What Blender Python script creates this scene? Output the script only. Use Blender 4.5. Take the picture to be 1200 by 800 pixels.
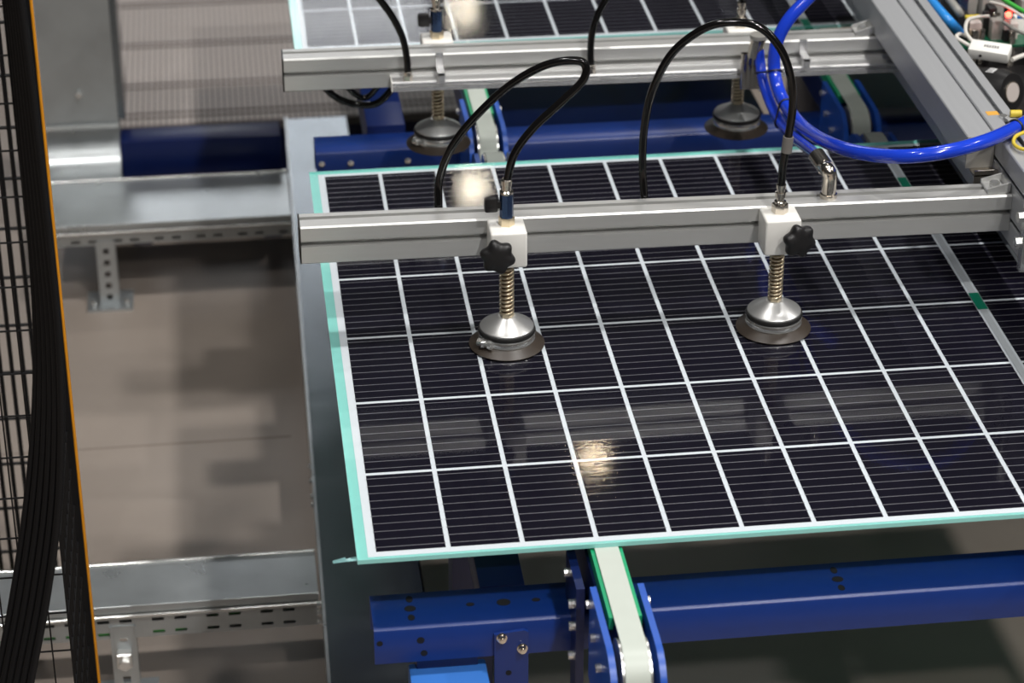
import bpy, bmesh, math, random
from mathutils import Vector, Matrix
random.seed(7)
PI = math.pi
for o in list(bpy.data.objects): bpy.data.objects.remove(o)
S = bpy.context.scene
COL = S.collection
Z0 = 0.85            # height of the glass top of the solar panel above the floor; all z below are given relative to it

# ------------------------------------------------------------------ camera
F_PX, C_EX, C_YAW, C_ROLL = 2886.93, 1.0694, -0.1235, -0.0007
C_LOC = Vector((-0.1421, -2.5668, 1.7043))
cam_data = bpy.data.cameras.new('camera')
cam = bpy.data.objects.new('camera', cam_data); COL.objects.link(cam)
C_ROT = Matrix.Rotation(C_YAW, 3, 'Z') @ Matrix.Rotation(C_EX, 3, 'X') @ Matrix.Rotation(C_ROLL, 3, 'Z')
cam.matrix_world = Matrix.Translation(C_LOC + Vector((0, 0, Z0))) @ C_ROT.to_4x4()
cam_data.sensor_width = 36.0
cam_data.lens = 36.0 * F_PX / 1200.0
cam_data.clip_start = 0.05
cam_data.clip_end = 200
cam_data.dof.use_dof = True
cam_data.dof.focus_distance = 3.38
cam_data.dof.aperture_fstop = 5.0
cam_data.dof.aperture_blades = 9
S.camera = cam

# ------------------------------------------------------------------ world, lamps, exposure
w = bpy.data.worlds.new('hall_air'); S.world = w; w.use_nodes = True
w.node_tree.nodes['Background'].inputs[0].default_value = (0.90, 0.95, 1.0, 1)
w.node_tree.nodes['Background'].inputs[1].default_value = 0.035

LAMP_H = 6.0
def lamp(x, y, power, warm=(1.0, 0.975, 0.945), size=0.30):
    l = bpy.data.lights.new('high_bay_lamp', 'AREA'); l.shape = 'DISK'; l.size = size
    l.energy = power; l.color = warm; l.spread = math.radians(160)
    o = bpy.data.objects.new('high_bay_lamp', l); COL.objects.link(o); o.location = (x, y, LAMP_H + Z0)
lamp(1.9, 9.9, 3.2, (1.0, 0.80, 0.55), 0.17); lamp(1.6, 13.75, 6, (1.0, 0.90, 0.72), 0.24); lamp(1.9, 17.3, 7, (1.0, 0.90, 0.72), 0.28)
for (x, y, p) in ((1.9, 6.1, 40), (1.9, 0.4, 110), (1.9, -3.4, 200), (1.9, -7.2, 220)): lamp(x, y, p)
for (x, y, p) in ((-1.3, 0.4, 62), (-1.3, -3.4, 70), (7.2, 0.4, 230), (7.2, -3.4, 120)): lamp(x, y, p)

vs = S.view_settings
S.display_settings.display_device = 'sRGB'
vs.view_transform = 'Standard'; vs.look = 'None'; vs.exposure = 0.10; vs.gamma = 1.0; vs.use_curve_mapping = False

# ------------------------------------------------------------------ materials
def srgb(r, g, b):
    f = lambda c: (c/255/12.92) if c/255 <= 0.04045 else ((c/255+0.055)/1.055)**2.4
    return (f(r), f(g), f(b), 1)
def mat(name, col, rough=0.5, metal=0.0, var=0.12, scale=30.0, bump=0.0, coat=0.0, stretch=None, rvar=0.0, spec=0.5, emit=None, trans=None):
    m = bpy.data.materials.new(name); m.use_nodes = True
    nt = m.node_tree; N = nt.nodes; L = nt.links; b = N['Principled BSDF']
    tc = N.new('ShaderNodeTexCoord'); mp = N.new('ShaderNodeMapping')
    if stretch: mp.inputs['Scale'].default_value = stretch
    L.new(tc.outputs['Object'], mp.inputs['Vector'])
    nz = N.new('ShaderNodeTexNoise'); nz.inputs['Scale'].default_value = scale; nz.inputs['Detail'].default_value = 5
    L.new(mp.outputs[0], nz.inputs['Vector'])
    mx = N.new('ShaderNodeMix'); mx.data_type = 'RGBA'
    c = col
    mx.inputs[6].default_value = (c[0]*(1-var), c[1]*(1-var), c[2]*(1-var), 1)
    mx.inputs[7].default_value = (min(1, c[0]*(1+var)), min(1, c[1]*(1+var)), min(1, c[2]*(1+var)), 1)
    L.new(nz.outputs['Fac'], mx.inputs[0]); L.new(mx.outputs[2], b.inputs['Base Color'])
    b.inputs['Roughness'].default_value = rough; b.inputs['Metallic'].default_value = metal
    b.inputs['Specular IOR Level'].default_value = spec
    if coat: b.inputs['Coat Weight'].default_value = coat; b.inputs['Coat Roughness'].default_value = 0.06
    if rvar:
        mr = N.new('ShaderNodeMapRange'); mr.inputs[3].default_value = max(0, rough-rvar); mr.inputs[4].default_value = min(1, rough+rvar)
        L.new(nz.outputs['Fac'], mr.inputs[0]); L.new(mr.outputs[0], b.inputs['Roughness'])
    if bump:
        bp = N.new('ShaderNodeBump'); bp.inputs['Strength'].default_value = bump; bp.inputs['Distance'].default_value = 0.002
        L.new(nz.outputs['Fac'], bp.inputs['Height']); L.new(bp.outputs[0], b.inputs['Normal'])
    if emit: b.inputs['Emission Color'].default_value = emit[0]; b.inputs['Emission Strength'].default_value = emit[1]
    if trans: b.inputs['Transmission Weight'].default_value = trans
    return m
def glass_mat(name, rough=0.03):
    m = bpy.data.materials.new(name); m.use_nodes = True
    nt = m.node_tree; N = nt.nodes; L = nt.links
    N.remove(N['Principled BSDF']); out = N['Material Output']
    t = N.new('ShaderNodeBsdfTransparent'); t.inputs[0].default_value = (0.97, 0.985, 0.98, 1)
    g = N.new('ShaderNodeBsdfGlossy'); g.inputs['Roughness'].default_value = rough
    fr = N.new('ShaderNodeFresnel'); fr.inputs[0].default_value = 1.45
    geo = N.new('ShaderNodeNewGeometry'); inv = N.new('ShaderNodeMath'); inv.operation = 'SUBTRACT'; inv.inputs[0].default_value = 1
    mul = N.new('ShaderNodeMath'); mul.operation = 'MULTIPLY'
    L.new(geo.outputs['Backfacing'], inv.inputs[1]); L.new(inv.outputs[0], mul.inputs[0]); L.new(fr.outputs[0], mul.inputs[1])
    tc = N.new('ShaderNodeTexCoord'); nz = N.new('ShaderNodeTexNoise'); nz.inputs['Scale'].default_value = 260
    bp = N.new('ShaderNodeBump'); bp.inputs['Strength'].default_value = 0.03; bp.inputs['Distance'].default_value = 0.001
    L.new(tc.outputs['Object'], nz.inputs['Vector']); L.new(nz.outputs['Fac'], bp.inputs['Height']); L.new(bp.outputs[0], g.inputs['Normal'])
    ms = N.new('ShaderNodeMixShader'); L.new(mul.outputs[0], ms.inputs[0]); L.new(t.outputs[0], ms.inputs[1]); L.new(g.outputs[0], ms.inputs[2])
    L.new(ms.outputs[0], out.inputs['Surface'])
    return m
def floor_mat():
    m = mat('polished_concrete', srgb(160, 148, 138), 0.42, 0, 0.10, 2.2, 0.0, rvar=0.12)
    nt = m.node_tree; N = nt.nodes; L = nt.links; b = N['Principled BSDF']
    tc = [n for n in N if n.type == 'TEX_COORD'][0]
    n2 = N.new('ShaderNodeTexNoise'); n2.inputs['Scale'].default_value = 0.9; n2.inputs['Detail'].default_value = 8; n2.inputs['Roughness'].default_value = 0.65
    L.new(tc.outputs['Object'], n2.inputs['Vector'])
    mr = N.new('ShaderNodeMapRange'); mr.inputs[1].default_value = 0.3; mr.inputs[2].default_value = 0.7; mr.inputs[3].default_value = 0.82; mr.inputs[4].default_value = 1.08
    L.new(n2.outputs['Fac'], mr.inputs[0])
    mx = N.new('ShaderNodeMix'); mx.data_type = 'RGBA'; mx.blend_type = 'MULTIPLY'; mx.inputs[0].default_value = 1
    src = b.inputs['Base Color'].links[0].from_socket
    L.new(src, mx.inputs[6]); L.new(mr.outputs[0], mx.inputs[7]); L.new(mx.outputs[2], b.inputs['Base Color'])
    return m

M = {}
M['floor'] = floor_mat()
M['alu'] = mat('anodised_aluminium', (0.60, 0.60, 0.585, 1), 0.36, 0.55, 0.05, 6, stretch=(1, 30, 30))
M['alu_y'] = mat('anodised_aluminium_dull', (0.485, 0.495, 0.51, 1), 0.42, 0.45, 0.06, 6, stretch=(30, 1, 30))
M['alu_bright'] = mat('bright_aluminium', (0.80, 0.80, 0.80, 1), 0.25, 0.75, 0.05, 40)
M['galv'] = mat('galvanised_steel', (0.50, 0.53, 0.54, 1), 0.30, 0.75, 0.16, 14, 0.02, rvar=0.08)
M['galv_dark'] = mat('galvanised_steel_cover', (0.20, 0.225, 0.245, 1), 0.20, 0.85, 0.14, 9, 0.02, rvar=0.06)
M['nickel'] = mat('nickel_plating', (0.72, 0.66, 0.58, 1), 0.18, 1.0, 0.06, 60)
M['brass'] = mat('brass_spring_steel', (0.82, 0.70, 0.50, 1), 0.28, 0.9, 0.08, 80)
M['brass_dark'] = mat('dark_brass_rod', (0.34, 0.26, 0.17, 1), 0.35, 0.9, 0.08, 80)
M['steel'] = mat('turned_steel', (0.78, 0.78, 0.76, 1), 0.24, 0.85, 0.05, 50)
M['satin'] = mat('satin_aluminium', (0.56, 0.56, 0.55, 1), 0.36, 0.75, 0.05, 50)
M['blue'] = mat('blue_powder_coat', srgb(11, 44, 112), 0.34, 0.0, 0.08, 60, 0.03)
M['blue_navy'] = mat('navy_powder_coat', srgb(9, 27, 78), 0.38, 0.0, 0.08, 60, 0.03)
M['blue_edge'] = mat('bright_blue_paint', srgb(34, 84, 178), 0.36, 0.0, 0.06, 50)
M['blue_light'] = mat('light_blue_paint', srgb(58, 118, 200), 0.40, 0.0, 0.05, 20)
M['belt'] = mat('white_conveyor_belt', srgb(192, 199, 190), 0.42, 0.0, 0.04, 40)
M['green_guide'] = mat('green_plastic_guide', srgb(28, 158, 108), 0.32, 0.0, 0.06, 40)
M['white_plastic'] = mat('white_acetal', srgb(238, 236, 230), 0.34, 0.0, 0.03, 40)
M['black_plastic'] = mat('black_plastic', srgb(24, 23, 24), 0.42, 0.0, 0.10, 60)
M['black_rubber'] = mat('black_rubber', srgb(20, 19, 19), 0.55, 0.0, 0.10, 60)
M['black_hose'] = mat('black_polyurethane_tube', srgb(14, 13, 13), 0.12, 0.0, 0.08, 60)
M['blue_hose'] = mat('blue_polyurethane_tube', srgb(30, 66, 205), 0.16, 0.0, 0.05, 40, coat=0.3)
M['cyan_hose'] = mat('sky_blue_tube', srgb(46, 140, 220), 0.25, 0.0, 0.05, 40)
M['valve_blue'] = mat('blue_anodised_body', srgb(66, 86, 122), 0.22, 0.8, 0.06, 60)
M['skirt'] = mat('brown_vacuum_rubber', srgb(56, 48, 41), 0.40, 0.0, 0.10, 30)
M['cell'] = mat('silicon_cell', srgb(18, 15, 28), 0.5, 0.0, 0.20, 12, spec=0.05)
M['wire'] = mat('tinned_busbar_wire', srgb(172, 168, 176), 0.30, 0.5, 0.10, 40)
M['backing'] = mat('white_encapsulant', srgb(226, 228, 236), 0.5, 0.0, 0.02, 30)
M['ribbon'] = mat('tinned_ribbon', srgb(205, 206, 212), 0.45, 0.1, 0.06, 40)
M['teal'] = mat('teal_glass_edge', srgb(150, 220, 213), 0.18, 0.0, 0.06, 60, coat=0.3)
M['green_tape'] = mat('green_polyester_tape', srgb(20, 140, 110), 0.25, 0.0, 0.15, 60)
M['glass'] = glass_mat('front_glass', 0.045)
M['film'] = mat('clear_film_offcut', srgb(150, 200, 200), 0.15, 0.0, 0.1, 60)
M['black_paint'] = mat('black_powder_coat', srgb(13, 13, 15), 0.55, 0.0, 0.10, 60, spec=0.25)
M['orange'] = mat('orange_edge_tape', srgb(228, 150, 28), 0.35, 0.0, 0.06, 40)
M['pale'] = mat('pale_ribbed_cover', srgb(192, 182, 176), 0.45, 0.0, 0.04, 10)  # also the light stripes of the reflection modelled on the flat sheet
M['rib_line'] = mat('rib_joint_grey', srgb(120, 112, 110), 0.6, 0.0, 0.05, 10)  # dark lines of the reflection modelled on the flat sheet
M['cable_green'] = mat('green_cable', srgb(70, 180, 70), 0.45, 0.0, 0.08, 30)
M['pcb'] = mat('green_circuit_board', srgb(10, 84, 58), 0.35, 0.0, 0.25, 90)
M['grey_plastic'] = mat('grey_plastic', srgb(150, 148, 142), 0.45, 0.0, 0.08, 60)
M['white_cable'] = mat('white_cable', srgb(214, 210, 202), 0.4, 0.0, 0.04, 40)
M['yellow'] = mat('yellow_sticker', srgb(214, 190, 60), 0.5, 0.0, 0.06, 40)
M['orange_dot'] = mat('orange_sticker', srgb(220, 165, 70), 0.5, 0.0, 0.06, 40)
M['print_grey'] = mat('grey_print', srgb(120, 118, 116), 0.6, 0.0, 0.05, 40)
M['print_white'] = mat('white_print', srgb(220, 220, 220), 0.6, 0.0, 0.05, 40)
M['led'] = mat('red_led', srgb(255, 60, 50), 0.3, 0, 0.02, 10, emit=(srgb(255, 60, 45), 14))
M['clear_sleeve'] = mat('clear_heat_shrink', srgb(120, 116, 112), 0.2, 0.0, 0.05, 30)
M['hole'] = mat('dark_drilled_hole', srgb(8, 9, 14), 0.8, 0.0, 0.05, 30)
M['daylight'] = mat('daylight_pane', srgb(200, 215, 235), 0.5, 0, 0.02, 3, emit=((0.95, 0.97, 1.0, 1), 4.0))
M['joint'] = mat('floor_joint_filler', srgb(134, 123, 114), 0.7, 0, 0.1, 20)
M['ceil'] = mat('dark_roof_sheet', srgb(60, 58, 56), 0.7, 0.0, 0.05, 3)

# ------------------------------------------------------------------ helpers
def ray(px, py):
    return C_ROT @ Vector(((px-600)/F_PX, (400-py)/F_PX, -1.0))
def at_y(px, py, Y):
    d = ray(px, py); return C_LOC + d*((Y-C_LOC.y)/d.y)
def at_z(px, py, z):
    d = ray(px, py); return C_LOC + d*((z-C_LOC.z)/d.z)

class MB:
    def __init__(s): s.bm = bmesh.new()
    def _faces(s, vs, fs):
        v = [s.bm.verts.new(p) for p in vs]
        for f in fs:
            try: s.bm.faces.new([v[i] for i in f])
            except ValueError: pass
        return v
    def box(s, x0, x1, y0, y1, z0, z1, bev=0.0, seg=2, rot=None, about=None):
        vs = [Vector((x, y, z)) for z in (z0, z1) for y in (y0, y1) for x in (x0, x1)]
        if rot is not None:
            c = Vector(about) if about else Vector(((x0+x1)/2, (y0+y1)/2, (z0+z1)/2))
            vs = [c + rot @ (p-c) for p in vs]
        v = s._faces(vs, [(0,2,3,1),(4,5,7,6),(0,1,5,4),(2,6,7,3),(0,4,6,2),(1,3,7,5)])
        if bev:
            es = list({e for q in v for e in q.link_edges})
            bmesh.ops.bevel(s.bm, geom=es, offset=bev, segments=seg, affect='EDGES', profile=0.5)
        return s
    def prism(s, poly, axis, a, b, flip=None):
        # poly: list of (u, v); axis 'x' -> (u,v)=(y,z); 'y' -> (x,z); 'z' -> (x,y)
        def P(u, v, t): return {'x': (t, u, v), 'y': (u, t, v), 'z': (u, v, t)}[axis]
        n = len(poly)
        vs = [P(u, v, a) for u, v in poly] + [P(u, v, b) for u, v in poly]
        fs = [tuple(range(n)), tuple(range(2*n-1, n-1, -1))] + [(i, (i+1) % n, n+(i+1) % n, n+i) for i in range(n)]
        s._faces(vs, fs); return s
    def cyl(s, p0, p1, r0, r1=None, n=20):
        p0, p1 = Vector(p0), Vector(p1); r1 = r0 if r1 is None else r1
        d = (p1-p0).normalized(); a = d.orthogonal().normalized(); b = d.cross(a)
        vs = [p0 + (a*math.cos(2*PI*i/n) + b*math.sin(2*PI*i/n))*r0 for i in range(n)]
        vs += [p1 + (a*math.cos(2*PI*i/n) + b*math.sin(2*PI*i/n))*r1 for i in range(n)]
        s._faces(vs, [tuple(range(n-1, -1, -1)), tuple(range(n, 2*n))] + [(i, (i+1) % n, n+(i+1) % n, n+i) for i in range(n)])
        return s
    def lathe(s, c, prof, n=40, axis=(0, 0, 1), lobes=0, amp=0.0):
        c = Vector(c); d = Vector(axis).normalized()
        a = d.orthogonal().normalized() if abs(d.z) < 0.9 else Vector((1, 0, 0)); b = d.cross(a)
        rings = []
        for r, h in prof:
            rings.append([s.bm.verts.new(c + d*h + (a*math.cos(2*PI*i/n) + b*math.sin(2*PI*i/n))*r*(1+amp*math.cos(lobes*2*PI*i/n))) for i in range(n)])
        for k in range(len(rings)-1):
            for i in range(n):
                s.bm.faces.new((rings[k][i], rings[k][(i+1) % n], rings[k+1][(i+1) % n], rings[k+1][i]))
        s.bm.faces.new(rings[0][::-1]); s.bm.faces.new(rings[-1])
        return s
    def tube(s, pts, r, n=12, sub=8, smooth=True):
        P = [Vector(p) for p in pts]
        if smooth and len(P) > 2:
            Q = []; E = [2*P[0]-P[1]] + P + [2*P[-1]-P[-2]]
            for i in range(1, len(E)-2):
                p0, p1, p2, p3 = E[i-1:i+3]
                for k in range(sub):
                    t = k/sub
                    Q.append(0.5*((2*p1) + (-p0+p2)*t + (2*p0-5*p1+4*p2-p3)*t*t + (-p0+3*p1-3*p2+p3)*t**3))
            Q.append(P[-1]); P = Q
        rings = []; up = None
        for i, p in enumerate(P):
            t = (P[min(i+1, len(P)-1)] - P[max(i-1, 0)]).normalized()
            if up is None: up = t.orthogonal().normalized()
            up = (up - t*up.dot(t)).normalized(); b = t.cross(up)
            rings.append([s.bm.verts.new(p + (up*math.cos(2*PI*k/n) + b*math.sin(2*PI*k/n))*r) for k in range(n)])
        for k in range(len(rings)-1):
            for i in range(n):
                s.bm.faces.new((rings[k][i], rings[k][(i+1) % n], rings[k+1][(i+1) % n], rings[k+1][i]))
        s.bm.faces.new(rings[0][::-1]); s.bm.faces.new(rings[-1])
        return s
    def plate_grid(s, us, vs, skip, axis, t0, t1):
        # a perforated plate: cells of the grid us x vs, without those in skip
        for i in range(len(us)-1):
            for j in range(len(vs)-1):
                if (i, j) in skip: continue
                u0, u1, v0, v1 = us[i], us[i+1], vs[j], vs[j+1]
                if axis == 'y': s.box(u0, u1, t0, t1, v0, v1)
                elif axis == 'x': s.box(t0, t1, u0, u1, v0, v1)
                else: s.box(u0, u1, v0, v1, t0, t1)
        return s
    def tilt(s):
        for v in s.bm.verts: v.co.z -= 0.0105*(v.co.x+0.055)
        return s
    def build(s, name, m, parent=None, smooth=35, base=None):
        # vertices are in panel coordinates; they become local to the thing's base
        if parent is not None:
            r = parent
            while r.parent: r = r.parent
            off = Vector(r['base'])
        else:
            off = Vector(base) if base is not None else Vector((0, 0, 0))
        bmesh.ops.recalc_face_normals(s.bm, faces=s.bm.faces)
        me = bpy.data.meshes.new(name)
        for v in s.bm.verts: v.co -= off
        s.bm.to_mesh(me); s.bm.free()
        if smooth:
            for p in me.polygons: p.use_smooth = True
            me.set_sharp_from_angle(angle=math.radians(smooth))
        me.materials.append(M[m])
        o = bpy.data.objects.new(name, me); COL.objects.link(o)
        if parent is not None: o.parent = parent
        else:
            o.location = off + Vector((0, 0, Z0)); o['base'] = tuple(off)
        return o
def tag(o, label, cat=None, group=None, kind=None):
    if label: o['label'] = label
    if cat: o['category'] = cat
    if group: o['group'] = group
    if kind: o['kind'] = kind
    return o
def thing(name, label, cat, base, group=None, kind=None):
    o = bpy.data.objects.new(name, None); COL.objects.link(o)
    o.empty_display_size = 0.05
    o.location = Vector(base) + Vector((0, 0, Z0)); o['base'] = tuple(base)
    return tag(o, label, cat, group, kind)
def box_mb(*a, **k): return MB().box(*a, **k)

FLOOR = -Z0
# ------------------------------------------------------------------ the setting
fl = MB().box(-8, 12, -8, 22, FLOOR-0.1, FLOOR).build('floor', 'floor', None, 0, base=(0, 0, FLOOR))
tag(fl, 'beige polished concrete factory floor', None, None, 'structure')

wl = MB().box(-8, 12, 20.0, 20.2, FLOOR, 10).build('wall_back', 'ceil', None, 0, base=(2, 20.1, FLOOR))
tag(wl, 'dark far factory wall', None, None, 'structure')
wn = thing('window_1', 'translucent daylight strip high in the far wall', None, (-0.4, 19.97, 6.0), None, 'structure')
for k in range(34):
    x = -2.4 + 0.125*k
    MB().box(x, x+0.095, 19.96, 20.0, 4.6, 8.3).build('pane', 'daylight', wn, 0)
for k in range(6):
    MB().box(-2.45, 1.85, 19.93, 19.96, 4.9+0.6*k, 5.0+0.6*k).build('mullion', 'ceil', wn, 0)

q = at_z(230, 518, FLOOR)
MB().box(-1.2, -0.06, q.y-0.002, q.y+0.002, FLOOR, FLOOR+0.0006).build('joint', 'joint', fl, 0)

# ------------------------------------------------------------------ solar panels
PX, PY = 0.0935, 0.187
CW, CH = 0.0872, 0.1805     # visible cell size
GAP = 0.0115                # extra width of the middle gap
def solar_panel(x0, y0, label):
    # x0, y0 : lower left corner of the cell field
    gx0, gx1 = x0-0.0215, x0+20*PX+GAP+0.0215
    gy0, gy1 = y0-0.0165, y0+6*PY+0.0135
    t = thing('solar_panel', label, 'solar panel', ((gx0+gx1)/2, (gy0+gy1)/2, -0.0062), 'solar panels on the conveyor')
    MB().box(gx0, gx1, gy0, gy1, -0.0062, -0.0034, 0.0006, 1).build('back_glass', 'teal', t, 0)
    MB().box(x0-0.0078, gx1-0.0135, y0-0.0072, gy1-0.0065, -0.0034, -0.0029).build('encapsulant', 'backing', t, 0)
    cell = MB().prism([(-CW/2, -CH/2), (CW/2, -CH/2), (CW/2, CH/2), (-CW/2, CH/2)], 'z', 0, 0.0005)
    bmesh.ops.recalc_face_normals(cell.bm, faces=cell.bm.faces)
    cme = bpy.data.meshes.new('cell'); cell.bm.to_mesh(cme); cme.materials.append(M['cell'])
    wr = MB()
    for k in range(10):
        y = -CH/2 + CH*(k+0.5)/10
        wr.box(-CW/2-0.001, CW/2+0.001, y-0.00038, y+0.00038, 0.0004, 0.0009)
    bmesh.ops.recalc_face_normals(wr.bm, faces=wr.bm.faces)
    wme = bpy.data.meshes.new('busbar_wires'); wr.bm.to_mesh(wme); wme.materials.append(M['wire'])
    b = Vector(t['base'])
    for j in range(6):
        for i in range(20):
            c = bpy.data.objects.new('cell', cme); COL.objects.link(c); c.parent = t
            cx = x0 + (i+0.5)*PX + (GAP if i >= 10 else 0)
            c.location = Vector((cx, y0+(j+0.5)*PY, -0.0029)) - b
            q = bpy.data.objects.new('busbar_wires', wme); COL.objects.link(q); q.parent = c
    xm = x0 + 10*PX + GAP/2
    MB().box(xm-0.005, xm+0.005, y0+0.004, y0+6*PY-0.004, -0.0029, -0.0023).build('ribbon', 'ribbon', t, 0)
    for ty in (0.0, 3.0, 5.2):
        MB().box(xm-0.0075, xm+0.0075, y0+ty*PY-0.026, y0+ty*PY+0.026, -0.0023, -0.0020).build('fixing_tape', 'green_tape', t, 0)
    MB().box(gx0, gx1, gy0, gy1, -0.0019, 0.0, 0.0004, 1).build('front_glass', 'glass', t, 0)
    ed = MB()
    ed.box(gx0-0.0003, gx1+0.0003, gy0-0.0003, gy0+0.0006, -0.0062, -0.0001)
    ed.box(gx0-0.0003, gx0+0.0006, gy0, gy1, -0.0062, -0.0001)
    ed.box(gx1-0.0006, gx1+0.0003, gy0, gy1, -0.0062, -0.0001)
    ed.box(gx0, gx1, gy1-0.0006, gy1+0.0003, -0.0062, -0.0001)
    ed.build('edge_seal', 'teal', t, 0)
    return t
p1 = solar_panel(0.003, 0.0, 'large solar panel of dark half-cut cells under two front suction cups')
# loose encapsulant film at the corner
fb = MB()
pts = [at_z(390, 658, -0.004), at_z(405, 656, -0.003), at_z(418, 655, -0.004)]
for i in range(2):
    a, b = pts[i], pts[i+1]
    fb._faces([a+Vector((0, -0.004, 0)), b+Vector((0, -0.004, 0)), b+Vector((0, 0.005, 0.001)), a+Vector((0, 0.004, -0.001))], [(0, 1, 2, 3)])
bmesh.ops.solidify(fb.bm, geom=fb.bm.faces[:], thickness=0.0006)
fb.build('film_offcut', 'film', p1, 0)
p2 = solar_panel(0.0045, 1.688, 'solar panel lying on the belts behind the rear gantry beam')

# ------------------------------------------------------------------ gantry beams
def slotted(y0, y1, z0, z1, slot=0.009, deep=0.012):
    # outline of an extruded profile in (y, z) with T-slots in front, top, back and bottom
    ym, zm, h = (y0+y1)/2, (z0+z1)/2, slot/2; c = 0.0015
    def side(p, n, tdir):   # slot with centre p on a face of outward normal n, walked along tdir
        (px, pz), (nx, nz), (tx, tz) = p, n, tdir
        return [(px-tx*h, pz-tz*h), (px-tx*h*0.9-nx*deep, pz-tz*h*0.9-nz*deep), (px+tx*h*0.9-nx*deep, pz+tz*h*0.9-nz*deep), (px+tx*h, pz+tz*h)]
    P = [(y0+c, z0)] + side((ym, z0), (0, -1), (1, 0)) + [(y1-c, z0), (y1, z0+c)] + side((y1, zm), (1, 0), (0, 1)) + [(y1, z1-c), (y1-c, z1)]
    P += side((ym+0.006, z1), (0, 1), (-1, 0)) + [(y0+c*1.6, z1), (y0, z1-c*1.6)] + side((y0, zm+0.002), (-1, 0), (0, -1)) + [(y0, z0+c)]
    return P
def gantry_beam(x0, x1, y0, y1, z0, z1, label):
    t = thing('gantry_beam', label, 'aluminium beam', ((x0+x1)/2, (y0+y1)/2, z0), 'cross beams of the suction gantry')
    MB().prism(slotted(y0, y1, z0, z1), 'x', x0, x1).tilt().build('extrusion', 'alu', t, 30)
    MB().box(x0-0.0022, x0, y0, y1, z0, z1).tilt().build('end_cap', 'black_plastic', t, 0)
    return t
gb1 = gantry_beam(-0.0545, 0.9700, 0.535, 0.580, 0.1350, 0.1925, 'front aluminium gantry beam above the large solar panel with black end cap')
gb2 = gantry_beam(-0.0515, 0.9700, 1.160, 1.205, 0.1340, 0.1905, 'rear aluminium gantry beam with a slim rail fixed along its front')
# slim supply rail on the rear beam
t = thing('supply_rail', 'slim aluminium rail with tube fittings bolted to the rear gantry beam', 'aluminium rail', (0.55, 1.145, 0.139))
def rail_profile(y0, y1, z0, z1):
    zm = (z0+z1)/2
    return [(y0, z0), (y1, z0), (y1, z1), (y0+0.002, z1), (y0, z1-0.002), (y0, zm+0.002), (y0+0.005, zm+0.002), (y0+0.005, zm-0.002), (y0, zm-0.002)]
MB().prism(rail_profile(1.130, 1.1597, 0.1390, 0.1555), 'x', 0.122, 0.9695).tilt().build('extrusion', 'alu_bright', t, 25)
MB().box(0.1205, 0.122, 1.130, 1.1597, 0.139, 0.1555).tilt().build('end_cap', 'white_plastic', t, 0)
for px, py in ((517, 78), (946, 62)):
    q = at_y(px, py, 1.128)
    m = MB(); m.box(q.x-0.006, q.x+0.006, 1.127, 1.162, 0.1655, 0.1665+0.004); m.box(q.x-0.006, q.x+0.006, 1.127, 1.131, 0.150, 0.170, 0.001, 1); m.box(q.x-0.006, q.x+0.006, 1.1565, 1.1605, 0.165, 0.192)
    m.tilt().build('clip', 'alu_bright', t, 0)

# cross beam pair running away from the camera
def cross_profile(x0, x1, z0, z1, slots_left, slot_top, s=0.008):
    c = 0.0015
    P = [(x0+c, z0), (x1-c, z0), (x1, z0+c), (x1, z1-c), (x1-c, z1)]
    if slot_top is not None:
        a, b = slot_top-s/2, slot_top+s/2
        P += [(b, z1), (b, z1-0.003), (b+0.004, z1-0.003), (b+0.004, z1-0.011), (a-0.004, z1-0.011), (a-0.004, z1-0.003), (a, z1-0.003), (a, z1)]
    P += [(x0+c, z1), (x0, z1-c)]
    for q in sorted(slots_left, reverse=True):
        a, b = q-s/2, q+s/2
        P += [(x0, b), (x0+0.003, b), (x0+0.003, b+0.003), (x0+0.011, b+0.003), (x0+0.011, a-0.003), (x0+0.003, a-0.003), (x0+0.003, a), (x0, a)]
    P += [(x0, z0+c)]
    return P
t = thing('side_profile', 'narrow square aluminium profile lying across both gantry beams', 'aluminium beam', (0.95, 1.5, 0.185), 'lengthwise beams of the suction gantry')
MB().prism(cross_profile(0.9275, 0.9690, 0.1835, 0.2330, [], None), 'y', 0.632, 2.4).build('extrusion', 'alu_y', t, 30)
MB().box(0.9275, 0.9690, 0.6295, 0.632, 0.1835, 0.2330).build('end_cap', 'grey_plastic', t, 0)
t = thing('main_profile', 'tall slotted aluminium profile that carries the ends of both gantry beams', 'aluminium beam', (0.995, 1.5, 0.12), 'lengthwise beams of the suction gantry')
MB().prism(cross_profile(0.9705, 1.0185, 0.105, 0.2350, [0.142, 0.198], 0.9985), 'y', 0.05, 2.4).build('extrusion', 'alu_y', t, 30)
MB().box(0.978, 0.996, 0.700, 0.714, 0.2350, 0.2354).build('sticker', 'orange_dot', t, 0)
MB().box(1.000, 1.016, 0.520, 0.545, 0.2350, 0.2354).build('sticker', 'yellow', t, 0)
MB().cyl((0.9985, 0.690, 0.2300), (0.9985, 0.690, 0.2385), 0.006, n=12).build('screw', 'steel', t, 30)
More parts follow.
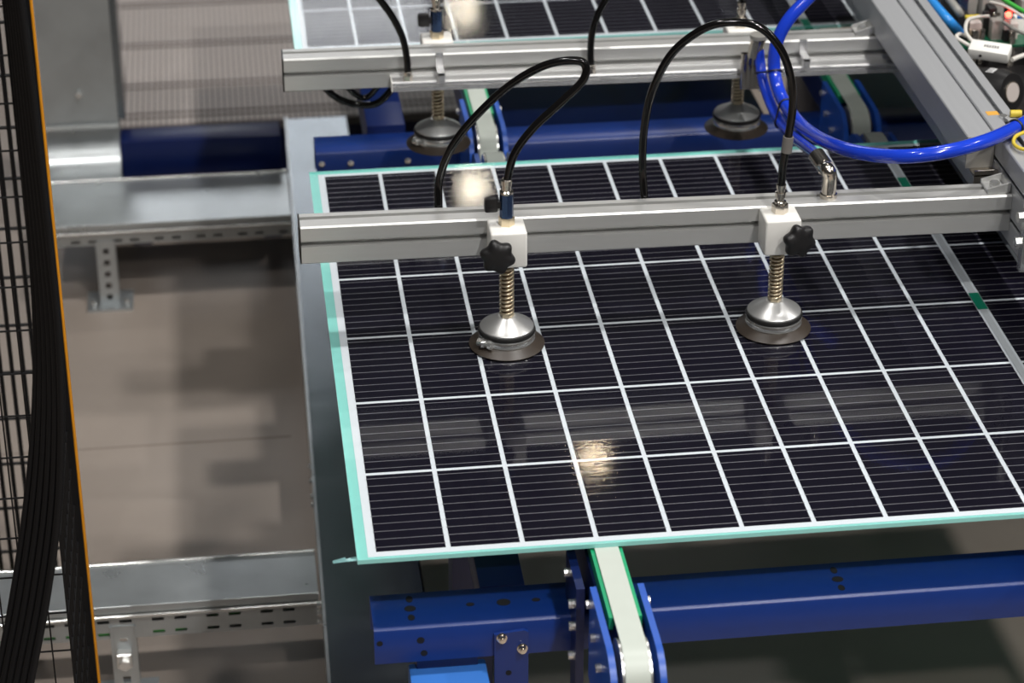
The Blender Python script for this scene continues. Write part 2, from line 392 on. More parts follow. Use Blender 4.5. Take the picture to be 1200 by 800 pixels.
# angle brackets
def angle_bracket(x, y, z, label, s=0.03, m='alu'):
    t = thing('angle_bracket', label, 'bracket', (x, y, z))
    MB().box(x-s, x, y, y+s*1.1, z, z+0.004, 0.001, 1).build('foot_plate', m, t, 0)
    MB().box(x-0.004, x, y, y+s*1.1, z, z+0.017, 0.001, 1).build('upright_plate', m, t, 0)
    for yy in (y, y+s*1.1-0.003): MB().prism([(x-s, z+0.003), (x-s, z+0.008), (x-0.003, z+0.016), (x-0.003, z+0.003)], 'y', yy, yy+0.003).build('gusset', m, t, 0)
    MB().cyl((x-s*0.55, y+s*0.55, z+0.003), (x-s*0.55, y+s*0.55, z+0.011), 0.0075, n=6).build('bolt', 'steel', t, 30)
    return t
angle_bracket(0.9690, 0.541, 0.1822, 'cast angle bracket joining the front gantry beam to the tall profile', 0.034)
angle_bracket(0.9275, 1.166, 0.1805, 'cast angle bracket on the rear gantry beam beside the narrow profile', 0.030)
t = thing('end_bracket', 'clear bent bracket under the end of the narrow square profile', 'bracket', (0.953, 0.61, 0.165))
MB().box(0.934, 0.970, 0.606, 0.609, 0.160, 0.190, 0.0008, 1).build('face_plate', 'nickel', t, 0)
MB().box(0.934, 0.970, 0.606, 0.632, 0.1795, 0.1832, 0.0008, 1).build('top_plate', 'nickel', t, 0)
# vertical steel rod bracket at the tall profile
t = thing('clamp_plate', 'upright steel clamp plate with two hex bolts on the tall profile', 'clamp plate', (0.955, 0.46, 0.12))
q0 = at_y(1194, 268, 0.45)
MB().box(0.9585, 0.9705, 0.440, 0.455, 0.105, 0.245, 0.001, 1).build('plate', 'steel', t, 0)
for z in (0.150, 0.190):
    MB().cyl((0.9495, 0.4475, z), (0.959, 0.4475, z), 0.0085, n=6).build('bolt', 'steel', t, 30)

# ------------------------------------------------------------------ suction cups
def suction_cup(x, y, zt, front, knob, valve, label):
    """zt: how far the gantry tilt lowers the block here; front: block in front of its beam"""
    g = 'suction cups of the gantry'
    t = thing('suction_cup', label, 'suction cup', (x, y, 0), g)
    sg = 1 if front else -1
    zb, ztp = 0.138-zt, 0.193-zt
    y0, y1 = (y-0.030, y+0.0202) if front else (y-0.020, y+0.026)
    MB().box(x-0.0258, x+0.0258, y0, y1, zb, ztp, 0.0035, 3).build('mounting_block', 'white_plastic', t)
    # rod, spring
    MB().cyl((x, y, 0.030), (x, y, zb+0.004), 0.0070, n=16).build('rod', 'brass_dark', t)
    turns = 14; pts = []
    zs0, zs1 = 0.047, zb+0.001
    for i in range(turns*12+1):
        a = 2*PI*i/12; pts.append((x+0.0093*math.cos(a), y+0.0093*math.sin(a), zs0+(zs1-zs0)*i/(turns*12)))
    MB().tube(pts, 0.0018, 8, smooth=False).build('spring', 'brass', t, 60)
    MB().cyl((x, y, 0.040), (x, y, 0.049), 0.0098, n=6).build('lock_nut', 'brass', t, 30)
    # cup
    MB().lathe((x, y, 0), [(0.0375, 0.0265), (0.0388, 0.0275), (0.0388, 0.0295), (0.0375, 0.0310), (0.020, 0.0405), (0.0125, 0.0455), (0.004, 0.0458)], 48).build('cup_plate', 'satin', t, 25)
    MB().lathe((x, y, 0), [(0.037, 0.0205), (0.0405, 0.0212), (0.0415, 0.0240), (0.0405, 0.0268), (0.037, 0.0275)], 48).build('seal_ring', 'black_rubber', t, 50)
    cl = MB().lathe((x, y, 0), [(0.036, 0.0090), (0.0400, 0.0092), (0.0408, 0.0110), (0.0400, 0.0130), (0.0400, 0.0170), (0.0408, 0.0190), (0.0400, 0.0208), (0.036, 0.0210)], 48).build('clamp_ring', 'steel', t, 25)
    if valve:
        m = MB(); a = math.radians(215)
        c = Vector((x+0.043*math.cos(a), y+0.043*math.sin(a), 0.0155)); d = Vector((0.8, -0.6, 0))
        m.cyl(c-d*0.010, c+d*0.008, 0.0058, n=10); m.cyl(c+d*0.008, c+d*0.013, 0.0072, n=8)
        m.box(c.x-0.006, c.x+0.006, c.y-0.005, c.y+0.005, 0.0105, 0.0205, 0.001, 1)
        m.build('clamp_screw', 'steel', cl, 30)
    MB().lathe((x, y, 0), [(0.050, 0.0002), (0.0540, 0.0002), (0.0545, 0.0014), (0.050, 0.0045), (0.042, 0.0085), (0.0375, 0.0115), (0.030, 0.012)], 56).build('rubber_skirt', 'skirt', t, 50)
    # top fitting
    if valve:
        MB().cyl((x, y, ztp-0.001), (x, y, ztp+0.012), 0.0115, n=6).build('nut', 'brass', t, 30)
        vb = MB().cyl((x, y, ztp+0.012), (x, y, ztp+0.048), 0.0098, n=8).build('valve_body', 'valve_blue', t, 30)
        m = MB(); m.box(x-0.031, x-0.012, y-0.004, y+0.008, ztp+0.020, ztp+0.042, 0.003, 2); m.box(x-0.014, x-0.008, y-0.003, y+0.003, ztp+0.026, ztp+0.036)
        m.build('valve_lever', 'black_plastic', vb)
        MB().lathe((x, y, ztp+0.048), [(0.0098, 0), (0.0098, 0.003), (0.0068, 0.005), (0.0068, 0.012), (0.0082, 0.013), (0.0082, 0.020), (0.006, 0.022)], 18).build('nipple', 'nickel', t, 25)
        top = ztp+0.070
    else:
        MB().cyl((x, y, ztp-0.001), (x, y, ztp+0.013), 0.0118, n=6).build('nut', 'nickel', t, 30)
        MB().lathe((x, y, ztp+0.013), [(0.0085, 0), (0.0085, 0.004), (0.0055, 0.006), (0.0055, 0.010), (0.0078, 0.011), (0.0078, 0.018), (0.0058, 0.019), (0.0058, 0.023), (0.0072, 0.024), (0.0072, 0.030)], 18).build('nipple', 'nickel', t, 25)
        top = ztp+0.043
    if knob:
        kx, kz, ax = knob
        c = Vector((x+kx, y0, kz))
        k = MB().lathe(c, [(0.007, -0.002), (0.009, 0.006), (0.0190, 0.008), (0.0222, 0.0105), (0.0230, 0.015), (0.0222, 0.0205), (0.0195, 0.0235), (0.010, 0.0245), (0.004, 0.0246)], 72, axis=ax, lobes=6, amp=0.11)
        k.build('star_knob', 'black_plastic', t, 50)
    return t, Vector((x, y, top))
c1, top1 = suction_cup(0.2329, 0.5150, 0.0030, True, (-0.0165, 0.161, (-0.10, -1, 0.10)), True, 'suction cup on the large panel below a block with blue hand valve')
c2, top2 = suction_cup(0.6232, 0.5150, 0.0071, True, (0.0150, 0.160, (0.30, -1, 0.05)), False, 'suction cup on the large panel below a plain nickel tube fitting')
c3, top3 = suction_cup(0.2040, 1.2255, 0.0027, False, None, True, 'suction cup hanging behind the rear beam below a blue hand valve')
c4, top4 = suction_cup(0.7150, 1.2255, 0.0080, False, None, False, 'suction cup hanging behind the rear beam below a plain nickel fitting')

# ------------------------------------------------------------------ hoses
def hose(name, pts, r, m, label, cat='hose', group=None, n=12):
    base = Vector(pts[0])
    o = MB().tube(pts, r, n, 8).build(name, m, None, 60, base=base)
    return tag(o, label, cat, group)
def px_path(L): return [at_y(a, b, Y) for a, b, Y in L]
R_BLK = 0.0058
hose('air_hose', [top1-Vector((0, 0, 0.006))] + px_path([(603, 180, .515), (625, 150, .517), (655, 122, .52), (681, 97, .525), (687, 80, .53), (676, 71, .535), (640, 76, .545), (597, 100, .56), (556, 138, .575), (529, 173, .59), (515, 210, .60), (514, 240, .592), (514, 262, .584)]), R_BLK, 'black_hose',
     'black air hose looping up from the blue hand valve over the front beam', group='black air hoses')
h2 = hose('air_hose', [top2-Vector((0, 0, 0.006))] + px_path([(918, 190, .515), (923, 165, .516), (929, 125, .52), (927, 92, .525), (915, 58, .53), (892, 33, .54), (862, 26, .55), (826, 33, .56), (788, 62, .575), (765, 105, .585), (755, 150, .595), (753, 195, .60), (755, 230, .592), (756, 252, .584)]), R_BLK, 'black_hose',
     'black air hose arching from the plain fitting of the front beam', group='black air hoses')
q = at_y(923, 168, .516)
MB().cyl(at_y(921.5, 178, .516), at_y(924, 160, .516), 0.0078, n=14).build('sleeve', 'clear_sleeve', h2)
def rail_hose(px, py, path, label):
    q = at_y(px, py, 1.140); q.z = 0.1553-0.0105*(q.x+0.055)
    t = thing('tube_fitting', label[0], 'tube fitting', q, 'fittings on the slim rail')
    MB().cyl(q-Vector((0, 0, 0.001)), q+Vector((0, 0, 0.008)), 0.0078, n=6).build('nut', 'nickel', t, 30)
    MB().lathe(q+Vector((0, 0, 0.008)), [(0.0068, 0), (0.0068, 0.006), (0.0058, 0.007)], 16).build('collar', 'nickel', t, 25)
    hose('air_hose', [q+Vector((0, 0, 0.010))] + px_path(path), R_BLK, 'black_hose', label[1], group='black air hoses')
rail_hose(478, 92, [(477, 70, 1.14), (472, 45, 1.14), (461, 22, 1.14), (447, 2, 1.14), (430, -18, 1.14), (405, -40, 1.13)], ('nickel fitting on the slim rail next to the rear hand valve', 'black air hose rising from the slim rail and bending away from the hand valve'))
rail_hose(692.5, 80, [(692, 60, 1.14), (694, 38, 1.14), (701, 16, 1.14), (711, -2, 1.14), (725, -25, 1.14), (745, -50, 1.14)], ('nickel fitting midway along the slim rail', 'black air hose rising from the middle of the slim rail'))
hose('air_hose', [top3-Vector((0, 0, 0.006)), top3+Vector((0.002, 0, 0.03)), top3+Vector((0.02, 0.0, 0.09)), top3+Vector((0.06, 0, 0.14))], R_BLK, 'black_hose', 'short black air hose on top of the rear blue hand valve', group='black air hoses')
hose('air_hose', [top4-Vector((0, 0, 0.006)), top4+Vector((0.0, 0, 0.03)), top4+Vector((0.012, 0.0, 0.09)), top4+Vector((0.05, 0, 0.14))], R_BLK, 'black_hose', 'short black air hose on the plain fitting behind the rear beam', group='black air hoses')
hose('cable', px_path([(374, 92, 1.203), (386, 108, 1.21), (402, 118, 1.22), (425, 123, 1.22), (445, 119, 1.21), (468, 94, 1.203)]), 0.006, 'black_hose', 'black cable sagging below the rear gantry beam', 'cable')
hose('cable', px_path([(402, 90, 1.203), (412, 107, 1.21), (430, 114, 1.22), (452, 90, 1.203)]), 0.005, 'black_hose', 'thin black cable just above the sagging cable', 'cable')

# blue hoses
RA, RB = 0.0086, 0.0106
def spline(P, sub=8):
    E = [2*P[0]-P[1]] + P + [2*P[-1]-P[-2]]; Q = []
    for i in range(1, len(E)-2):
        p0, p1, p2, p3 = E[i-1:i+3]
        for k in range(sub):
            t = k/sub; Q.append(0.5*((2*p1) + (-p0+p2)*t + (2*p0-5*p1+4*p2-p3)*t*t + (-p0+3*p1-3*p2+p3)*t**3))
    return Q + [P[-1]]
ha = px_path([(889.5, 58, 1.105), (891, 74, 1.100), (895, 98, 1.075), (907, 130, 1.02), (924, 155, .93), (943, 171, .76), (957, 182, .615)])
hb = px_path([(1010, -60, 1.10), (975, -28, 1.09), (945, 0, 1.075), (922, 26, 1.065), (909, 55, 1.06), (908, 88, 1.05), (919, 120, 1.00), (944, 151, .87), (985, 173, .66), (1040, 183, .56), (1095, 180, .53), (1150, 167, .55)])
hb += [at_z(1195, 147, 0.2452), at_z(1232, 126, 0.2460), at_z(1285, 90, 0.2600)]
hose('blue_hose', ha, RA, 'blue_hose', 'short blue hose from the rear beam manifold to the elbow on the front beam', group='blue hoses', n=16)
hose('blue_hose', hb, RB, 'blue_hose', 'long blue hose looping down and across the narrow aluminium profile', group='blue hoses', n=16)
SA, SB = spline(ha), spline(hb)
# cable ties around both hoses: a loop round the two round sections
def cable_tie(pa, ra, pb, rb, tang, label):
    tang = tang.normalized(); d = pb-pa; d -= tang*d.dot(tang)
    u = d.normalized() if d.length > 1e-5 else tang.orthogonal().normalized()
    v = tang.cross(u); pts = []; e = 0.0012
    for i in range(13):
        a = -PI/2 + PI*i/12; pts.append(pb + (u*math.cos(a) + v*math.sin(a))*(rb+e))
    for i in range(13):
        a = PI/2 + PI*i/12; pts.append(pa + (u*math.cos(a) + v*math.sin(a))*(ra+e))
    pts.append(pts[0])
    o = MB().tube(pts, 0.0016, 6, smooth=False).build('cable_tie', 'black_plastic', None, 60, base=pa)
    tag(o, label, 'cable tie', 'black cable ties')
def tie_both(target, label):
    i = min(range(1, len(SA)-1), key=lambda n: (SA[n]-target).length)
    j = min(range(1, len(SB)-1), key=lambda n: (SB[n]-SA[i]).length)
    t = (SA[i+1]-SA[i-1]).normalized() + (SB[j+1]-SB[j-1]).normalized()
    cable_tie(SA[i], RA, SB[j], RB, t, label)
tie_both(at_y(893, 84, 1.09), 'black cable tie binding both blue hoses near the rear beam')
tie_both(at_y(914, 141, .98), 'black cable tie binding both blue hoses above the large panel')
pt = at_z(1188, 150, 0.2452); i = min(range(1, len(SB)-1), key=lambda n: (SB[n]-pt).length)
cable_tie(SB[i], RB, SB[i], RB, SB[i+1]-SB[i-1], 'black cable tie around the long blue hose above the tall profile')
# manifold on the rear rail, elbow on the front beam
q = at_y(880, 62, 1.125)
t = thing('hose_manifold', 'fluted nickel manifold clamped to the rear beam at the blue hose', 'manifold', (q.x, 1.12, 0.139))
m = MB()
for k in range(4): m.cyl((q.x-0.012+0.008*k, 1.118, 0.118), (q.x-0.012+0.008*k, 1.118, 0.180), 0.0052, n=10)
m.box(q.x-0.016, q.x+0.016, 1.117, 1.1297, 0.120, 0.178, 0.001, 1)
m.build('body', 'nickel', t)
e = at_y(889, 47, 1.105)
MB().cyl(e+Vector((-0.004, 0.006, -0.030)), e+Vector((0, 0, 0.004)), 0.0125, n=16).build('hose_socket', 'nickel', t)
MB().cyl(e+Vector((0, 0, 0.004)), e+Vector((0, 0, 0.010)), 0.0145, n=16).build('release_ring', 'grey_plastic', t)
MB().tube([(q.x+0.004, 1.120, 0.176), (q.x+0.006, 1.116, 0.196), tuple(e+Vector((0, 0.002, 0.004)))], 0.0095, 12).build('elbow', 'nickel', t, 60)
MB().box(q.x+0.014, q.x+0.026, 1.112, 1.126, 0.112, 0.132, 0.002, 2).build('side_plug', 'white_plastic', t)
f0 = at_y(971, 224, .557); zt = 0.1925-0.0105*(f0.x+0.055)
t = thing('elbow_fitting', 'nickel elbow fitting standing on the front beam at the blue hose', 'tube fitting', (f0.x, .557, zt))
MB().lathe((f0.x, .557, zt), [(0.0125, 0), (0.0125, 0.006), (0.0105, 0.0065), (0.0105, 0.016)], 20).build('nut', 'nickel', t, 25)
e1 = at_y(957, 182, .615)
MB().tube([(f0.x, .557, zt+0.012), (f0.x, .557, zt+0.034), (f0.x-0.003, .562, zt+0.041), tuple(e1+Vector((0.006, -0.022, -0.008)))], 0.0108, 16).build('elbow', 'nickel', t, 60)
MB().cyl(e1+Vector((0.008, -0.027, -0.009)), e1+Vector((0, 0.002, 0.0)), 0.0125, n=20).build('release_ring', 'nickel', t, 30)

# ------------------------------------------------------------------ conveyor
def conveyor_beam(x0, x1, y0, y1, z0, z1, label, holes=(), fholes=(), bolts=(), m='blue'):
    t = thing('conveyor_beam', label, 'steel beam', ((x0+x1)/2, (y0+y1)/2, z0), 'blue cross beams of the conveyor')
    th = 0.004
    mb = MB(); mb.prism([(y0, z0), (y0, z1-0.003), (y0+0.003, z1), (y1-0.003, z1), (y1, z1-0.003), (y1, z0), (y1-th, z0), (y1-th, z1-th), (y0+th, z1-th), (y0+th, z0)], 'x', x0, x1)
    mb.build('channel', m, t, 50)
    for (px, py, rx, ry) in holes:
        q = at_z(px, py, z1)
        mm = MB(); n = 20
        mm.prism([(q.x+rx*math.cos(2*PI*i/n), q.y+ry*math.sin(2*PI*i/n)) for i in range(n)], 'z', z1-0.002, z1+0.0003)
        mm.build('drilled_hole', 'hole', t, 0)
    for (px, py, r) in fholes:
        q = at_y(px, py, y0)
        MB().cyl((q.x, y0-0.0003, q.z), (q.x, y0+0.002, q.z), r, n=16).build('drilled_hole', 'hole', t, 0)
    for (px, py, r) in bolts:
        q = at_y(px, py, y0)
        MB().lathe((q.x, y0, q.z), [(r, -0.0005), (r, 0.0015), (r*0.75, 0.002), (r*0.75, 0.006), (r*0.4, 0.0065)], 12, axis=(0, -1, 0)).build('bolt', 'steel', t, 25)
    return t
ZB = -0.100
conveyor_beam(-0.002, 1.45, -0.028, 0.052, ZB-0.052, ZB, 'front blue cross beam with drilled holes below the edge of the large panel',
    holes=[(479.5, 702, .0045, .0075), (480.5, 713, .0075, .0065), (482, 723.5, .0045, .0065), (551, 708, .0055, .004), (590, 705.5, .0090, .0075), (628, 702.5, .0055, .004), (977, 668, .0045, .0075), (981.5, 678.5, .0075, .0065), (986, 688.5, .0045, .0065)],
    fholes=[(445, 754, .004), (493, 750, .005), (497, 765, .0045)])
conveyor_beam(0.004, 1.45, 1.430, 1.505, ZB-0.062, ZB, 'blue cross beam with bolts behind the far edge of the large panel',
    bolts=[(377, 192, .0055), (411, 191, .0055), (478, 188, .0055)])
conveyor_beam(0.010, 1.45, 0.980, 1.020, ZB-0.062, ZB-0.02, 'blue cross beam hidden under the far edge of the large panel')

# bracket and light blue cover under the front beam
t = thing('hanger_plate', 'blue hanger plate bolted to the front cross beam', 'bracket', (0.17, -0.03, -0.3))
pa, pb = at_y(579, 737, -0.031), at_y(619, 735, -0.031)
MB().prism([(pa.x, -0.34), (pb.x, -0.34), (pb.x, -0.115), (pb.x-0.006, -0.112), (pa.x, -0.116)], 'y', -0.0335, -0.028).build('plate', 'blue', t, 30)
for px, py in ((588, 747), (612, 759)):
    q = at_y(px, py, -0.0335)
    MB().lathe((q.x, -0.0335, q.z), [(0.0070, 0), (0.0070, 0.0015), (0.0052, 0.002), (0.0052, 0.007), (0.003, 0.0075), (0.003, 0.010), (0.001, 0.0102)], 12, axis=(0, -1, 0.15)).build('bolt', 'nickel', t, 25)
q = at_y(596, 788, -0.0335)
MB().cyl((q.x, -0.0338, q.z), (q.x, -0.031, q.z), 0.004, n=12).build('drilled_hole', 'hole', t, 0)
q0, q1 = at_z(478, 778, -0.170), at_z(570, 771, -0.170)
t = thing('motor_cover', 'light blue sheet metal cover below the front cross beam', 'machine cover', (0.09, -0.05, -0.34))
MB().box(q0.x, q1.x-0.001, -0.115, -0.005, -0.345, -0.170, 0.004, 2).build('shell', 'blue_light', t)
MB().box(q0.x+0.01, q1.x-0.012, -0.02, 0.02, -0.170, -0.1555, 0.001, 1).build('mounting_flange', 'blue_navy', t, 0)

# belt units: frame, guides, belt, pulleys, side plates
def belt_unit(xc, ya, yb, label, plates=True, end_near=True, end_far=True, bw=0.030):
    t = thing('belt_conveyor', label, 'conveyor belt', (xc, (ya+yb)/2, -0.11), 'belt units of the conveyor')
    zt = -0.0063; R = 0.0425; zc = zt-0.0022-R
    # belt loop
    def loop(r):
        L = []
        for i in range(13):
            a = PI/2 + PI*i/12; L.append((ya+R+r*math.cos(a), zc+r*math.sin(a)))
        for i in range(13):
            a = -PI/2 + PI*i/12; L.append((yb-R+r*math.cos(a), zc+r*math.sin(a)))
        return L
    ou, inn = loop(R+0.0022), loop(R); n = len(ou)
    mb = MB(); rows = []
    for x in (xc-bw/2, xc+bw/2):
        rows.append([[mb.bm.verts.new((x, u, v)) for u, v in P] for P in (ou, inn)])
    for i in range(n):
        j = (i+1) % n
        for (a, b) in (((0, 0), (1, 0)), ((1, 0), (1, 1)), ((1, 1), (0, 1)), ((0, 1), (0, 0))):
            mb.bm.faces.new((rows[a[0]][a[1]][i], rows[a[0]][a[1]][j], rows[b[0]][b[1]][j], rows[b[0]][b[1]][i]))
    mb.build('belt', 'belt', t, 50)
    for yc in (ya+R, yb-R):
        MB().cyl((xc-bw/2-0.003, yc, zc), (xc+bw/2+0.003, yc, zc), R-0.0003, n=32).build('pulley', 'steel', t)
    # green guides and frame
    for sx in (-1, 1):
        MB().box(xc+sx*(bw/2+0.0026)-0.0025, xc+sx*(bw/2+0.0026)+0.0025, ya+R+0.055, yb-R-0.055, zt-0.020, zt-0.003).build('belt_guide', 'green_guide', t, 0)
    MB().box(xc-bw/2-0.0085, xc+bw/2+0.0085, ya+2*R+0.02, yb-2*R-0.02, zc-0.030, zt-0.020).build('frame', 'blue_navy', t, 0)
    MB().box(xc-bw/2, xc+bw/2, ya+2*R+0.02, yb-2*R-0.02, zt-0.020, zt-0.0028).build('slider_bed', 'green_guide', t, 0)
    if plates:
        for ye, s in ((ya, 1), (yb, -1)):
            for sx in (-1, 1):
                x0 = xc + sx*(bw/2+0.0105); x1 = x0 + sx*0.008
                P = []
                yc = ye + s*R; rp = R+0.008
                zt2 = zc+rp-0.012
                for i in range(11):
                    a = PI/2 + (PI*1.0)*i/10
                    P.append((yc + s*rp*math.cos(a), zc + (rp-0.008)*math.sin(a)))
                P += [(yc+s*0.10, zc-rp+0.008-0.05), (yc+s*0.122, zc-rp-0.04), (yc+s*0.122, zc+rp-0.008)]
                pl = MB().prism(P, 'x', min(x0, x1), max(x0, x1)).build('side_plate', 'blue_edge', t, 40)
                xo = x1
                for (dy, dz) in ((0.11, 0.025), (0.075, 0.0), (0.03, -0.012), (0.0, -0.03)):
                    MB().cyl((xo, yc+s*dy, zc+dz), (xo+sx*0.006, yc+s*dy, zc+dz), 0.0055, n=10).build('bolt', 'steel', pl, 30)
    return t
XB1, XB2 = 0.2935, 0.9475
belt_unit(XB1, -0.262, 1.225, 'white belt unit passing under the large panel beside the front suction cup block')
belt_unit(XB2, -0.262, 1.225, 'white belt unit passing under the middle gap of the large panel')
belt_unit(XB1, 1.262, 2.85, 'white belt unit under the rear panel, near its corner')
belt_unit(XB2, 1.262, 2.85, 'white belt unit under the rear panel near the aluminium cross profile')

# gear housing left of the front belt unit
t = thing('drive_housing', 'navy drive housing with bolts on the side of the front belt unit', 'machine housing', (0.25, -0.1, -0.3))
MB().prism([(-0.070, -0.42), (-0.0282, -0.42), (-0.0282, -0.0995), (0.020, -0.0995), (0.020, -0.030), (-0.070, -0.030)], 'x', 0.2480, 0.2585).build('housing', 'blue_navy', t)
for (yy, zz) in ((-0.01, -0.045), (-0.05, -0.065), (-0.055, -0.095), (-0.055, -0.14)):
    MB().cyl((0.2482, yy, zz), (0.241, yy, zz), 0.006, n=10).build('bolt', 'steel', t, 30)

# legs and longitudinal rails of the conveyor frame
def leg(x0, x1, y0, y1, z1, label):
    t = thing('support_stand', label, 'support stand', ((x0+x1)/2, (y0+y1)/2, FLOOR), 'blue stands of the conveyor')
    MB().box(x0, x1, y0, y1, FLOOR+0.012, z1, 0.004, 2).build('column', 'blue_navy', t)
    MB().box(x0-0.03, x1+0.03, y0-0.03, y1+0.03, FLOOR, FLOOR+0.012).build('foot_plate', 'blue_navy', t, 0)
leg(0.140, 0.200, 0.420, 0.480, -0.152, 'blue leg under the large panel beside the galvanised duct')
leg(1.20, 1.26, 0.10, 0.16, -0.152, 'blue leg under the large panel beyond its middle gap')
leg(0.16, 0.22, 1.44, 1.50, -0.162, 'blue leg under the bolted rear cross beam')
leg(1.54, 1.60, 1.44, 1.50, -0.162, 'blue leg under the rear cross beam near the aluminium profile')
def rail(x0, x1, y0, y1, z0, z1, label, m='blue_navy'):
    o = MB().box(x0, x1, y0, y1, z0, z1, 0.003, 2).build('conveyor_rail', m, None, 35, base=((x0+x1)/2, (y0+y1)/2, z0))
    tag(o, label, 'steel beam', 'lengthwise rails of the conveyor')
rail(0.140, 0.200, 0.052, 0.980, -0.152, -0.100, 'navy lengthwise rail below the large panel')
rail(0.10, 0.17, 1.505, 2.85, -0.162, -0.085, 'navy lengthwise rail below the rear panel')
def drip_tray(x0, x1, y0, y1, z0, z1, label):
    t = thing('drip_tray', label, 'machine cover', ((x0+x1)/2, (y0+y1)/2, FLOOR), 'navy boxes under the rear belts')
    MB().box(x0, x1, y0, y1, z0, z1, 0.004, 2).build('pan', 'blue_navy', t)
    for x in (x0+0.03, x1-0.03):
        for y in (y0+0.03, y1-0.03): MB().box(x-0.02, x+0.02, y-0.02, y+0.02, FLOOR, z0+0.001).build('leg', 'blue_navy', t, 0)
drip_tray(0.345, 0.895, 1.52, 2.30, -0.32, -0.22, 'dark navy sheet metal box between the two rear belt units')
drip_tray(0.99, 1.50, 1.52, 2.0, -0.30, -0.19, 'dark navy sheet metal box beyond the rear belt under the aluminium profile')

# ------------------------------------------------------------------ galvanised cable ducts
def lerp(a, b, t): return a+(b-a)*t
ZT, ZTB = -0.650, -0.712
t = thing('cable_duct', 'long galvanised cable duct with flat lid beside and under the large panel', 'cable duct', (0.05, 1.5, ZTB), 'galvanised cable ducts')
xl = lambda y: -0.045+0.0125*y
y0, y1 = 0.25, 2.855
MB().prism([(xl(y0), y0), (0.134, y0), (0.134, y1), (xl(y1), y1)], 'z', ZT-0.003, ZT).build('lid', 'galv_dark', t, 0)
MB().prism([(xl(y0)-0.005, y0), (xl(y0), y0), (xl(y1), y1), (xl(y1)-0.005, y1)], 'z', ZTB, ZT+0.006).build('side_wall', 'galv', t, 0)
mb = MB().box(0.131, 0.134, y0, y1, ZTB, ZT); mb.build('side_wall', 'galv', t, 0)
for px, py in ((361.5, 545), (362.5, 562), (363, 580), (363.5, 590)):
    q = at_z(px, py, -0.665); x = xl(q.y)-0.004
    MB().cyl((x+0.002, q.y, -0.668), (x-0.006, q.y, -0.668), 0.006, n=8).build('screw', 'steel', t, 30)
for zz in (-0.663, -0.680, -0.700):
    MB().cyl((xl(.855)-0.002, .853, zz), (xl(.855)-0.013, .853, zz), 0.0055, n=8).build('screw', 'steel', t, 30)

def perforated_duct(x0, x1, ya, yb, zt, zb, label, slots, lidm='galv', step=0.036):
    t = thing('cable_duct', label, 'cable duct', ((x0+x1)/2, (ya+yb)/2, zb), 'galvanised cable ducts')
    mb = MB(); mb.box(x0, x1, ya-0.004, yb+0.004, zt-0.003, zt, 0.0008, 1)
    mb.box(x0, x1, ya-0.005, ya-0.002, zt-0.014, zt+0.0005, 0.0006, 1)
    mb.build('lid', lidm, t, 0)
    MB().box(x0, x1, yb, yb+0.006, zt-0.004, zt+0.004, 0.001, 1).build('lid_edge', 'steel', t, 0)
    h = zt-zb
    MB().box(x0, x1, ya-0.010, ya-0.004, zt-0.022, zt-0.016, 0.001, 1).build('rim', 'steel', t, 0)
    us = [x0]; sk = set(); vs = [zb, zb+0.006, zb+0.012, zb+0.031, zb+0.037, zt-0.016]
    xs = -0.413; k = 0
    while xs > x0+0.1: xs -= 0.0907
    while xs+0.022 < x1-0.005:
        if xs > x0+0.005:
            us += [xs, xs+0.020]; i = len(us)-2; sk.add((i, 1)); sk.add((i, 3))
        xs += 0.037 if k % 2 == 0 else 0.0537
        k += 1
    us.append(x1)
    MB().plate_grid(us, vs, sk if slots else set(), 'y', ya-0.002, ya).build('perforated_side', 'galv', t, 0)
    MB().box(x0, x1, yb-0.002, yb, zb, zt-0.003).build('back_side', 'galv', t, 0)
    MB().box(x0, x1, ya, yb, zb, zb+0.002).build('base_sheet', 'galv', t, 0)
    return t
perforated_duct(-0.62, -0.043, 0.872, 0.990, -0.650, -0.716, 'galvanised cable duct with slotted side running between fence and long duct', True)
o = MB().tube([(-0.60, 0.8805, -0.7070), (-0.45, 0.8805, -0.7070), (-0.35, 0.8805, -0.7070), (-0.27, 0.8825, -0.7070), (-0.215, 0.90, -0.7070), (-0.1, 0.95, -0.7070)], 0.0070, 10).build('cable', 'cable_green', None, 60, base=(-0.33, 0.9, -0.714))
tag(o, 'green cable seen through the slots of the front duct', 'cable')
perforated_duct(-0.56, -0.022, 2.335, 2.555, -0.650, -0.700, 'wide galvanised cable duct crossing to the riser behind', True)

# riser duct bending upwards behind
t = thing('riser_duct', 'galvanised duct that curves upwards behind the wide crossing duct', 'cable duct', (-0.47, 2.7, -0.65), 'galvanised cable ducts')
mb = MB(); P = []
for i in range(9):
    a = (PI/2)*i/8; P.append((2.563+0.09*math.sin(a), -0.650+0.09*(1-math.cos(a))))
prof = P + [(2.655, 0.20), (2.80, 0.20), (2.80, -0.70), (2.563, -0.70)]
mb.prism(prof, 'x', -0.560, -0.395); mb.build('shell', 'galv', t, 30)
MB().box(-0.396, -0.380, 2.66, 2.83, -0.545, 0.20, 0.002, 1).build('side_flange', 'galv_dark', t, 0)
MB().box(-0.560, -0.395, 2.632, 2.645, -0.553, -0.548).build('seam_strip', 'steel', t, 0)
q = at_y(92, 112, 2.64)
MB().cyl((q.x, 2.66, q.z), (q.x, 2.638, q.z), 0.007, n=10).build('screw', 'steel', t, 30)

